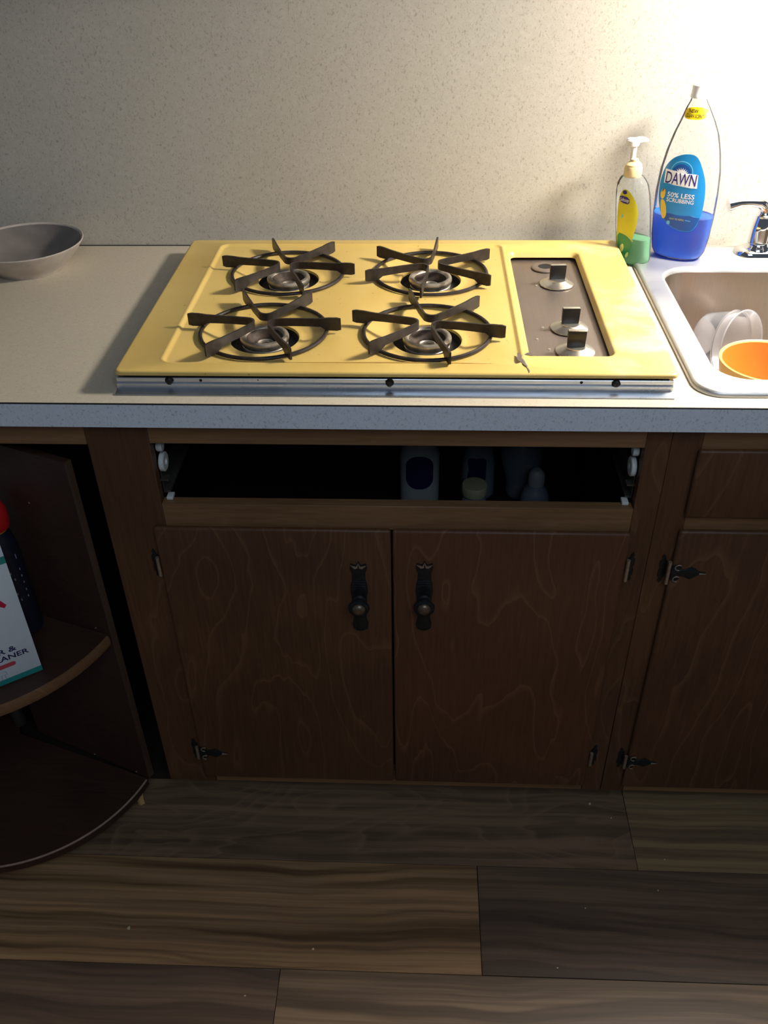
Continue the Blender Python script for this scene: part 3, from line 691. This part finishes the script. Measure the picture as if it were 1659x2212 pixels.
# ------------------------------------------------------------------ dish soap bottle
def interp(tab, z):
    if z <= tab[0][0]: return tab[0][1:]
    for p, q in zip(tab, tab[1:]):
        if z <= q[0]:
            t = (z-p[0])/(q[0]-p[0]); t2 = t*t*(3-2*t)*.35+t*.65
            return tuple(a+(b-a)*t2 for a, b in zip(p[1:], q[1:]))
    return tab[-1][1:]
class Bottle:
    def __init__(s, c, th, tab, z0):
        s.c = c; s.X = Vector((math.cos(th), -math.sin(th), 0)); s.Y = Vector((math.sin(th), math.cos(th), 0)); s.tab = tab; s.z0 = z0
    def w(s, u, v, z): p = Vector((s.c[0], s.c[1], 0))+s.X*u+s.Y*v; return (p.x, p.y, s.z0+z)
    def ring(s, z, k=0.0, n=56):
        a, b, c = interp(s.tab, z); o = []
        for i in range(n):
            t = 2*math.pi*i/n; e = .82
            cu = math.copysign(abs(math.cos(t))**e, math.cos(t)); cv = math.copysign(abs(math.sin(t))**e, math.sin(t))
            o.append(s.w(c+(a-k)*cu, (b-k)*cv, z))
        return o
    def front(s, off_):
        def fn(u, z):
            a, b, c = interp(s.tab, z); q = max(-.999, min(.999, (u-c)/a)); e = .82
            t = 1-abs(q)**(2/e); return s.w(u, -(b*max(0, t)**(e/2)+off_), z)
        return fn
db = Bottle((.493, .550), R(25), [(0, .038, .026, .0015), (.004, .043, .030, .0012), (.012, .047, .032, .001), (.035, .0505, .033, .0005), (.075, .053, .0335, -.0005), (.11, .0535, .0335, -.0015), (.148, .051, .032, -.002), (.181, .045, .029, -.0025), (.21, .037, .025, -.003), (.23, .0285, .021, -.0045), (.25, .0195, .0165, -.0075), (.258, .0150, .0140, -.0085), (.264, .0125, .0125, -.009), (.270, .0122, .0122, -.009)], .0088)
dw = thing('dish_soap_bottle', 'tall clear dish soap bottle half full of blue liquid', 'bottle', (.493, .550, .0088))
zs = [0, .004, .008, .012, .02, .035, .05, .075, .09, .11, .13, .148, .165, .181, .195, .21, .22, .23, .24, .25, .258, .264, .270]
add('bottle_wall', loft([db.ring(z) for z in zs], True, False), 'clear', dw, angle=60)
lz = [.002, .006, .012, .02, .035, .05, .065, .0745]
add('liquid', loft([db.ring(z, .0016) for z in lz], True, True), 'blue_liquid', dw, angle=50)
cpz = .0088
cap = add('cap', lathe([(.0001, .2865), (.0125, .2865), (.0140, .2850), (.0142, .272), (.0150, .2705), (.0150, .266), (.0128, .2655)], 32, db.w(-.0088, 0, 0)), 'white_plastic', dw)
lab = smooth_poly([(-.0074, .183), (.0106, .181), (.0236, .159), (.0329, .1336), (.0357, .096), (.0317, .0694), (.0252, .0553), (.0091, .052), (-.0163, .0587), (-.0341, .0752), (-.0435, .1), (-.0465, .1234), (-.0445, .1455), (-.0375, .1642), (-.0258, .1762)], 2)
lb = add('label', patch(lab, db.front(.0004)), 'lab_blue', dw)
low = [p for p in lab if p[1] < .083]; low = [(.0345, .083)]+low+[(-.0385, .083)] if low[0][0] > 0 else low
add('label_base', patch([p for p in smooth_poly([(.0335, .082), (.0305, .0700), (.0245, .0565), (.0090, .0535), (-.0155, .0600), (-.0325, .0755), (-.0360, .082)], 1)], db.front(.0006)), 'lab_navy', lb)
sun = [(-.0110+.0195*math.cos(R(a)), .1520+.0185*math.sin(R(a))) for a in range(0, 181, 12)]
suni = [(-.0110+.0180*math.cos(R(a)), .1520+.0170*math.sin(R(a))) for a in range(180, -1, -12)]
add('label_arc', patch(sun+suni, db.front(.0007), .003), 'lab_lightblue', lb)
add('label_sun', patch([(-.0110+.0165*math.cos(R(a)), .1500+.0155*math.sin(R(a))) for a in range(0, 181, 12)], db.front(.0006), .003), 'lab_navy', lb)
glow = [(-.0110+(.013 if i % 2 else .008)*math.cos(R(i*9)), .1490+(.011 if i % 2 else .0065)*math.sin(R(i*9))) for i in range(0, 21)]
add('label_glow', patch(glow, db.front(.0008), .003), 'lab_white', lb)
add('brand_backing', patch([(-.0385, .1308), (-.0395, .1540), (-.0250, .1535), (.0175, .1508), (.0195, .1285), (.0080, .1283), (-.0190, .1300)], db.front(.0009), .003), 'lab_white', lb)
add('brand_lettering', text_geo('DAWN', -.0365, .0160, .1315, .1510, db.front(.0011), .02, .01), 'lab_purple', lb)
add('slogan_lettering', text_geo('50% LESS', -.0285, .0180, .1100, .1180, db.front(.0008), 0, .012), 'lab_white', lb)
add('slogan_lettering', text_geo('SCRUBBING', -.0285, .0185, .1015, .1085, db.front(.0008), 0, .012), 'lab_white', lb)
add('small_lettering', text_geo('EASY TO REFILL', -.0175, .0080, .0718, .0748, db.front(.0009)), 'lab_lime', lb)
add('small_rule', patch([(.0095, .0728), (.0185, .0722), (.0185, .0732), (.0095, .0738)], db.front(.0009)), 'lab_lightblue', lb)
add('small_mark', patch(rrect(-.0215, -.0160, .0625, .0690, .0015, 3), db.front(.0009)), 'lab_lightblue', lb)
add('duckling_body', patch(smooth_poly([(-.0395, .1010), (-.0355, .1040), (-.0300, .1000), (-.0255, .0860), (-.0245, .0760), (-.0280, .0700), (-.0320, .0720), (-.0360, .0840)], 2), db.front(.0008), .003), 'lab_duck', lb)
add('duckling_head', patch(smooth_poly([(-.0400, .1060), (-.0415, .1130), (-.0385, .1205), (-.0340, .1215), (-.0318, .1150), (-.0330, .1070), (-.0360, .1030)], 2), db.front(.0009), .003), 'lab_duck', lb)
add('duckling_wing', patch(smooth_poly([(-.0400, .1150), (-.0375, .1215), (-.0345, .1222), (-.0355, .1190), (-.0375, .1160)], 1), db.front(.0011), .003), 'lab_duck2', lb)
st = add('neck_sticker', patch(smooth_poly([(-.0265, .2375), (-.0240, .2525), (.0050, .2545), (.0125, .2480), (.0110, .2385), (.0, .2350), (-.020, .2345)], 2), db.front(.0006), .003), 'lab_yellow', dw)
add('sticker_lettering', text_geo('NEW', -.0190, -.0035, .2448, .2505, db.front(.0010), .1, .012), 'lab_black', st)
add('sticker_lettering', text_geo('CLEAN SCENT', -.0235, .0065, .2378, .2432, db.front(.0010), .15, .012), 'lab_black', st)

# ------------------------------------------------------------------ hand soap dispenser
cs = lambda z: .004-.165*z
sb = Bottle((.409, .532), R(38), [(0, .022, .016, cs(0)), (.003, .027, .019, cs(.003)), (.010, .030, .0205, cs(.01)), (.045, .0318, .0215, cs(.045)), (.09, .0318, .0215, cs(.09)), (.12, .0305, .0210, cs(.12)), (.137, .0275, .0195, cs(.137)), (.147, .0215, .0165, cs(.147)), (.153, .0140, .0130, cs(.153)), (.160, .0125, .0125, cs(.160))], .0006)
sd = thing('soap_dispenser', 'clear pump bottle with yellow-green label and little green soap', 'soap dispenser', (.409, .532, .0006))
add('bottle_wall', loft([sb.ring(z) for z in (0, .003, .006, .010, .02, .045, .07, .09, .105, .12, .129, .137, .142, .147, .150, .153, .160)], True, False), 'clear', sd, angle=60)
add('liquid', loft([sb.ring(z, .0013) for z in (.0015, .004, .010, .02, .035, .047)], True, True), 'green_liquid', sd, angle=50)
sl_ = smooth_poly([(-.0300, .1290), (-.0166, .1325), (.0003, .1157), (.0078, .0971), (.0091, .0751), (.0061, .0557), (.0023, .028), (-.001, .0110), (-.0150, .0115), (-.0262, .0323), (-.0330, .0947)], 2)
sl_ = [(max(x, cs(z)-.0300), z) for x, z in sl_]
slb = add('label', patch(sl_, sb.front(.0004), .003), 'lab_lime', sd)
gr = [(max(x, cs(z)-.0295), z) for x, z in smooth_poly([(-.0265, .0556), (-.0082, .0545), (.0070, .0440), (.0040, .0268), (-.0005, .0120), (-.0140, .0125), (-.0240, .0323)], 1)]
add('label_leaf', patch(gr, sb.front(.0007), .003), 'lab_green', slb)
gl2 = [(-.0265, .0560), (-.0082, .0552), (.0072, .0448), (.0078, .0460), (-.0078, .0566), (-.0262, .0573)]
add('label_line', patch(gl2, sb.front(.0009), .003), 'lab_paleg', slb)
for q in ([(-.0190, .0300), (-.0110, .0400), (-.0080, .0300), (-.0120, .0200)], [(-.0050, .0180), (.0010, .0270), (.0020, .0180), (-.0020, .0130)]):
    add('label_leaf_pale', patch(smooth_poly(q, 2), sb.front(.0009), .003), 'lab_paleg', slb)
lg = add('brand_plate', patch(smooth_poly([(-.0310, .1204), (-.0114, .1190), (-.0095, .1075), (-.0200, .1072), (-.0300, .1100)], 1), sb.front(.0007), .003), 'lab_purple', slb)
add('brand_lettering', text_geo('Softsoap', -.0288, -.0118, .1090, .1168, sb.front(.0010), .05), 'lab_white', lg)
add('label_flower', patch([(-.0215+.0042*math.cos(a/2), .1262+.0034*math.sin(a/2)) for a in range(0, 13)], sb.front(.0008), .002), 'lab_purple', slb)
add('label_drop', patch(smooth_poly([(-.0199, .0905), (-.0178, .0860), (-.0190, .0825), (-.0208, .0825), (-.0220, .0860)], 2), sb.front(.0008), .002), 'lab_lightblue', slb)
pc = sb.w(cs(.160), 0, 0)
pm = add('pump_collar', lathe([(.0150, .149), (.0156, .151), (.0156, .163), (.0146, .166), (.0140, .1662), (.0138, .169), (.0105, .1725), (.0075, .174), (.0072, .178), (.0001, .178)], 32, pc), 'cream_plastic', sd)
ps = sb.w(cs(.185), 0, 0)
add('pump_stem', lathe([(.0052, .176), (.0050, .199), (.0001, .199)], 20, ps), 'white_plastic', pm)
hd = lathe([(.0001, .2015), (.0085, .1985), (.0105, .199), (.0115, .203), (.0115, .2075), (.0095, .2100), (.0001, .2108)], 28, sb.w(cs(.205), 0, 0))
add('pump_head', hd, 'white_plastic', pm)
hp = Vector(sb.w(cs(.205), 0, .2055)); nd = Vector((.92, .39, 0))
add('pump_nozzle', tube([tuple(hp+nd*.004), tuple(hp+nd*.012+Vector((0, 0, .0012))), tuple(hp+nd*.022+Vector((0, 0, .0006))), tuple(hp+nd*.029-Vector((0, 0, .0022)))], [.0058, .0056, .0046, .0036], 12), 'white_plastic', pm)
dt = [sb.w(cs(z), 0, z) for z in (.155, .12, .08, .04, .012)]
add('dip_tube', tube(dt, .0022, 8), 'clear', pm)

# ------------------------------------------------------------------ cleaner jug on the revolving shelf
jt = R(-34.53); JX = Vector((math.cos(jt), -math.sin(jt), 0)); JY = Vector((math.sin(jt), math.cos(jt), 0)); J0 = Vector((-.593, -.057, 0)); JZ = -.4732
def jw(u, v, z): p = J0+JX*u+JY*v; return (p.x, p.y, z)
ju = thing('cleaner_box', 'white cleaner carton with teal bands and dark side on revolving shelf', 'box', jw(-.05, .035, JZ))
def jb(u0, u1, v0, v1, z0, z1, bev=.0): g = box(u0, u1, v0, v1, z0, z1, bev); return [jw(*p) for p in g[0]], g[1]
add('carton', join(jb(-.125, 0, .0006, .07, JZ, -.196, .0010)), 'jug_dark', ju)
fp = add('front_panel', jb(-.125, .0002, -.0006, .0008, JZ, -.1962, .0003), 'jug_white', ju)
def jf(u, z): return jw(u, -.0009, z)
add('print_band', patch([(-.125, -.2300-.0148), (.0002, -.2300-.0130), (.0002, -.2295), (-.125, -.2305)], jf, .02), 'jug_teal', fp)
add('print_band', patch([(-.125, JZ+.0005), (.0002, JZ+.0005), (.0002, JZ+.0115), (-.125, JZ+.0105)], jf, .02), 'jug_teal', fp)
add('print_stroke', patch([(-.0420, -.2920), (-.0350, -.2900), (-.0190, -.3185), (-.0230, -.3235), (-.0290, -.3180)], jf, .01), 'jug_red', fp)
add('print_lettering', text_geo('ER &', -.0640, -.0265, -.4110, -.4005, jf, 0, .02, .02), 'navy', fp)
add('print_lettering', text_geo('CLEANER', -.0830, -.0105, -.4255, -.4150, jf, 0, .02, .02), 'navy', fp)
pl = add('print_pill', patch(rrect(-.085, -.0345, -.4400, -.4315, .004, 4), jf, .02), 'pill', fp)
ic = [[(-.0645, -.4460), (-.0530, -.4460), (-.0530, -.4530), (-.0645, -.4530)], [(-.0615, -.4530), (-.0560, -.4530), (-.0560, -.4620), (-.0615, -.4620)]]
for q in ic:
    add('print_icon', tube([jf(*p) for p in q], .0004, 5, True), 'grey_print', fp)
RB = (-.657, .045)
rb = thing('red_capped_bottle', 'dark bottle with round red cap behind the white cleaner carton', 'bottle', (RB[0], RB[1], JZ))
add('bottle_wall', lathe([(.0001, JZ), (.026, JZ), (.0285, JZ+.003), (.0285, -.300), (.0240, -.272), (.0190, -.262), (.0180, -.250)], 32, (RB[0], RB[1], 0)), 'jug_dark', rb)
add('neck_ring', lathe([(.0186, -.2600), (.0215, -.2590), (.0215, -.2562), (.0190, -.2555)], 28, (RB[0], RB[1], 0)), 'lab_lime', rb)
def rbf(a, z): return (RB[0]+.0289*math.cos(a), RB[1]+.0289*math.sin(a), z)
for i, z in enumerate((-.312, -.336, -.350, -.364, -.380, -.394)):
    a1 = R(-62+7*(i % 3)); h_ = .010 if i == 0 else .0045
    add('side_print', patch([(a1, z), (R(-18), z), (R(-18), z+h_), (a1, z+h_)], rbf, .12), 'print_grey', rb)
add('cap', lathe([(.0205, -.2560), (.0260, -.2540), (.0285, -.2420), (.0280, -.2240), (.0235, -.2120), (.0140, -.2050), (.0001, -.2035)], 32, (RB[0], RB[1], 0)), 'red', rb)

# ------------------------------------------------------------------ bottles inside the base cabinet
SZ = -.5048
w1 = thing('white_bottle', 'white bottle with dark blue label inside the dark cabinet', 'bottle', (.027, .45, SZ))
B1 = Bottle((.027, .45), R(0), [(0, .034, .026, 0), (.006, .0385, .030, 0), (.02, .0400, .031, 0), (.14, .0400, .031, 0), (.175, .030, .025, 0), (.20, .014, .014, 0), (.22, .013, .013, 0)], SZ)
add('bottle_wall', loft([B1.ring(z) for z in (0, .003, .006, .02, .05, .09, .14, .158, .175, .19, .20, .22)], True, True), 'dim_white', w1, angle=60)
add('label', patch(rrect(-.0275, .0275, .072, .150, .024, 8), B1.front(.0005), .005), 'dim_blue', w1)
add('cap', lathe([(.0160, .215), (.0160, .238), (.0145, .2395), (.0001, .2395)], 24, (.027, .45, SZ)), 'dim_blue', w1)
w2 = thing('small_jar', 'small jar with cream screw cap inside the dark cabinet', 'jar', (.137, .40, SZ))
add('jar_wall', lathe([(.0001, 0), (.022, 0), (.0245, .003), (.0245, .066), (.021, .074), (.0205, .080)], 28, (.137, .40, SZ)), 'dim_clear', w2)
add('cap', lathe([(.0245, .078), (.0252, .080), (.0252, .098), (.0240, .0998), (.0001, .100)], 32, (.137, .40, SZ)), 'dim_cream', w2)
w3 = thing('round_jug', 'pale egg-shaped plastic jug at the back of the dark cabinet', 'bottle', (.240, .515, SZ))
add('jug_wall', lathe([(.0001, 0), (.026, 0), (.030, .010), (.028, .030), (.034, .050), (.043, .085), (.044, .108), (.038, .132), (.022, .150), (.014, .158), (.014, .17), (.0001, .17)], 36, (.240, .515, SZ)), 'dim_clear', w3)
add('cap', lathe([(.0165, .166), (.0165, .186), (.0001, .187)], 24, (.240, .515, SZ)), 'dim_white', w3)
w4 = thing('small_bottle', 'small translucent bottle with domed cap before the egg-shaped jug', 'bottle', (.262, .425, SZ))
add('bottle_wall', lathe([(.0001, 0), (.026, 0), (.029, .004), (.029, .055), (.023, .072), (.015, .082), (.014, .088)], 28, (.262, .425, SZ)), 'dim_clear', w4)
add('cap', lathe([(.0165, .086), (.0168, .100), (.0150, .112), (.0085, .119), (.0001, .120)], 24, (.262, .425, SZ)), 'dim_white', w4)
w5 = thing('spray_bottle', 'grey translucent bottle with dark blue label behind the cream-capped jar', 'bottle', (.150, .51, SZ))
B5 = Bottle((.150, .51), R(-8), [(0, .032, .024, 0), (.006, .036, .027, 0), (.08, .034, .026, 0), (.125, .026, .022, 0), (.15, .015, .015, 0), (.17, .013, .013, 0)], SZ)
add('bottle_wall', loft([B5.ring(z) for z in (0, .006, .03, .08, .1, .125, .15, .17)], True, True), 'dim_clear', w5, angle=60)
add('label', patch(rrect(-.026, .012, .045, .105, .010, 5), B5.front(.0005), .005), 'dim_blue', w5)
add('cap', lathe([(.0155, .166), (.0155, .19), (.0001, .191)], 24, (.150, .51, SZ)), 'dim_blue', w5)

# ------------------------------------------------------------------ crumbs
def crumb(x, y, s, label, mat='crumb', grp='crumbs scattered on the plank floor', sz=1.0):
    bm = bmesh.new(); bmesh.ops.create_icosphere(bm, subdivisions=1, radius=s)
    for v in bm.verts: v.co = Vector((v.co.x*random.uniform(.7, 1.3), v.co.y*random.uniform(.7, 1.3), v.co.z*random.uniform(.5, .8)*sz))
    zmin = min(v.co.z for v in bm.verts)
    for v in bm.verts: v.co += Vector((x, y, FLOOR-zmin))
    add('crumb', bm_geo(bm), mat, None, label, 'crumb', grp, smooth=False)
crumb(-.476, -.257, .0036, 'largest pale crumb, on the striped tan plank', grp='crumbs scattered on the plank floor')
crumb(-.146, -.283, .0026, 'pale crumb at the near edge of striped tan plank')
crumb(.372, .026, .0026, 'pale crumb close to the cabinet below right door')
for x, y, s, lab_ in ((.409, -.005, .0017, 'tiny pale speck on grey plank beside the sink cabinet corner'), (.271, -.302, .0017, 'tiny pale speck at the near edge of the dark plank'),
        (.494, -.092, .0015, 'tiny pale speck on the khaki plank under the sink cabinet'), (.333, -.193, .0014, 'tiny pale speck in the middle of the dark plank'),
        (.469, -.155, .0015, 'rightmost tiny pale speck on the dark plank'), (-.251, -.365, .0014, 'tiny pale speck on the nearest plank at lower left')):
    crumb(x, y, s, lab_)
sp_ = [(-.528, .018), (-.521, .020), (-.5185, .012), (-.513, .0), (-.520, -.004), (-.526, -.002), (-.5245, .008)]
add('wood_splinter', prism([(x, y) for x, y in sp_], lambda a, b, d: (a, b, d), FLOOR, FLOOR+.012, .002), 'splinter', None, 'tan broken wood chip on floor below the shelf panel', 'wood chip')

# ------------------------------------------------------------------ wall cabinets and lamp above (out of the picture)
def wall_cab(name, x0, x1, z0, z1, label, nd):
    t = thing(name, label, 'cabinet', ((x0+x1)/2, .46, z0))
    add('body', box(x0, x1, .345, YW-.0006, z0, z1, .001, 1), 'wood_v', t)
    wd = (x1-x0)/nd
    for i in range(nd): add('door', box(x0+wd*i+.012, x0+wd*(i+1)-.012, .326, .3445, z0+.03, z1-.03, .004, 2), 'door_a', t)
wall_cab('wall_cabinet', -1.15, .398, .625, 1.2, 'dark stained wall cabinets above the cooktop', 4)
struct('trim_1', box(.402, 1.30, .020, YW-.0006, .740, 1.2, .002, 1), 'wall', label='lowered soffit above the sink')
LXY = (.88, .30)
lt = thing('drum_lamp', 'round white drum lamp under the soffit above the sink', 'lamp', (LXY[0], LXY[1], .67))
add('base', lathe([(.0001, .7396), (.104, .7396), (.104, .728), (.098, .726)], 40, (LXY[0], LXY[1], 0)), 'white_plastic', lt)
lm = NT('lamp_diffuser_light'); em = lm.n('ShaderNodeEmission'); em.inputs[0].default_value = (1.0, .95, .875, 1); em.inputs[1].default_value = LAMP
lm.l(em.outputs[0], lm.out.inputs[0])
add('diffuser', lathe([(.098, .726), (.098, .686), (.090, .676), (.0001, .674)], 40, (LXY[0], LXY[1], 0)), lm.m, lt)
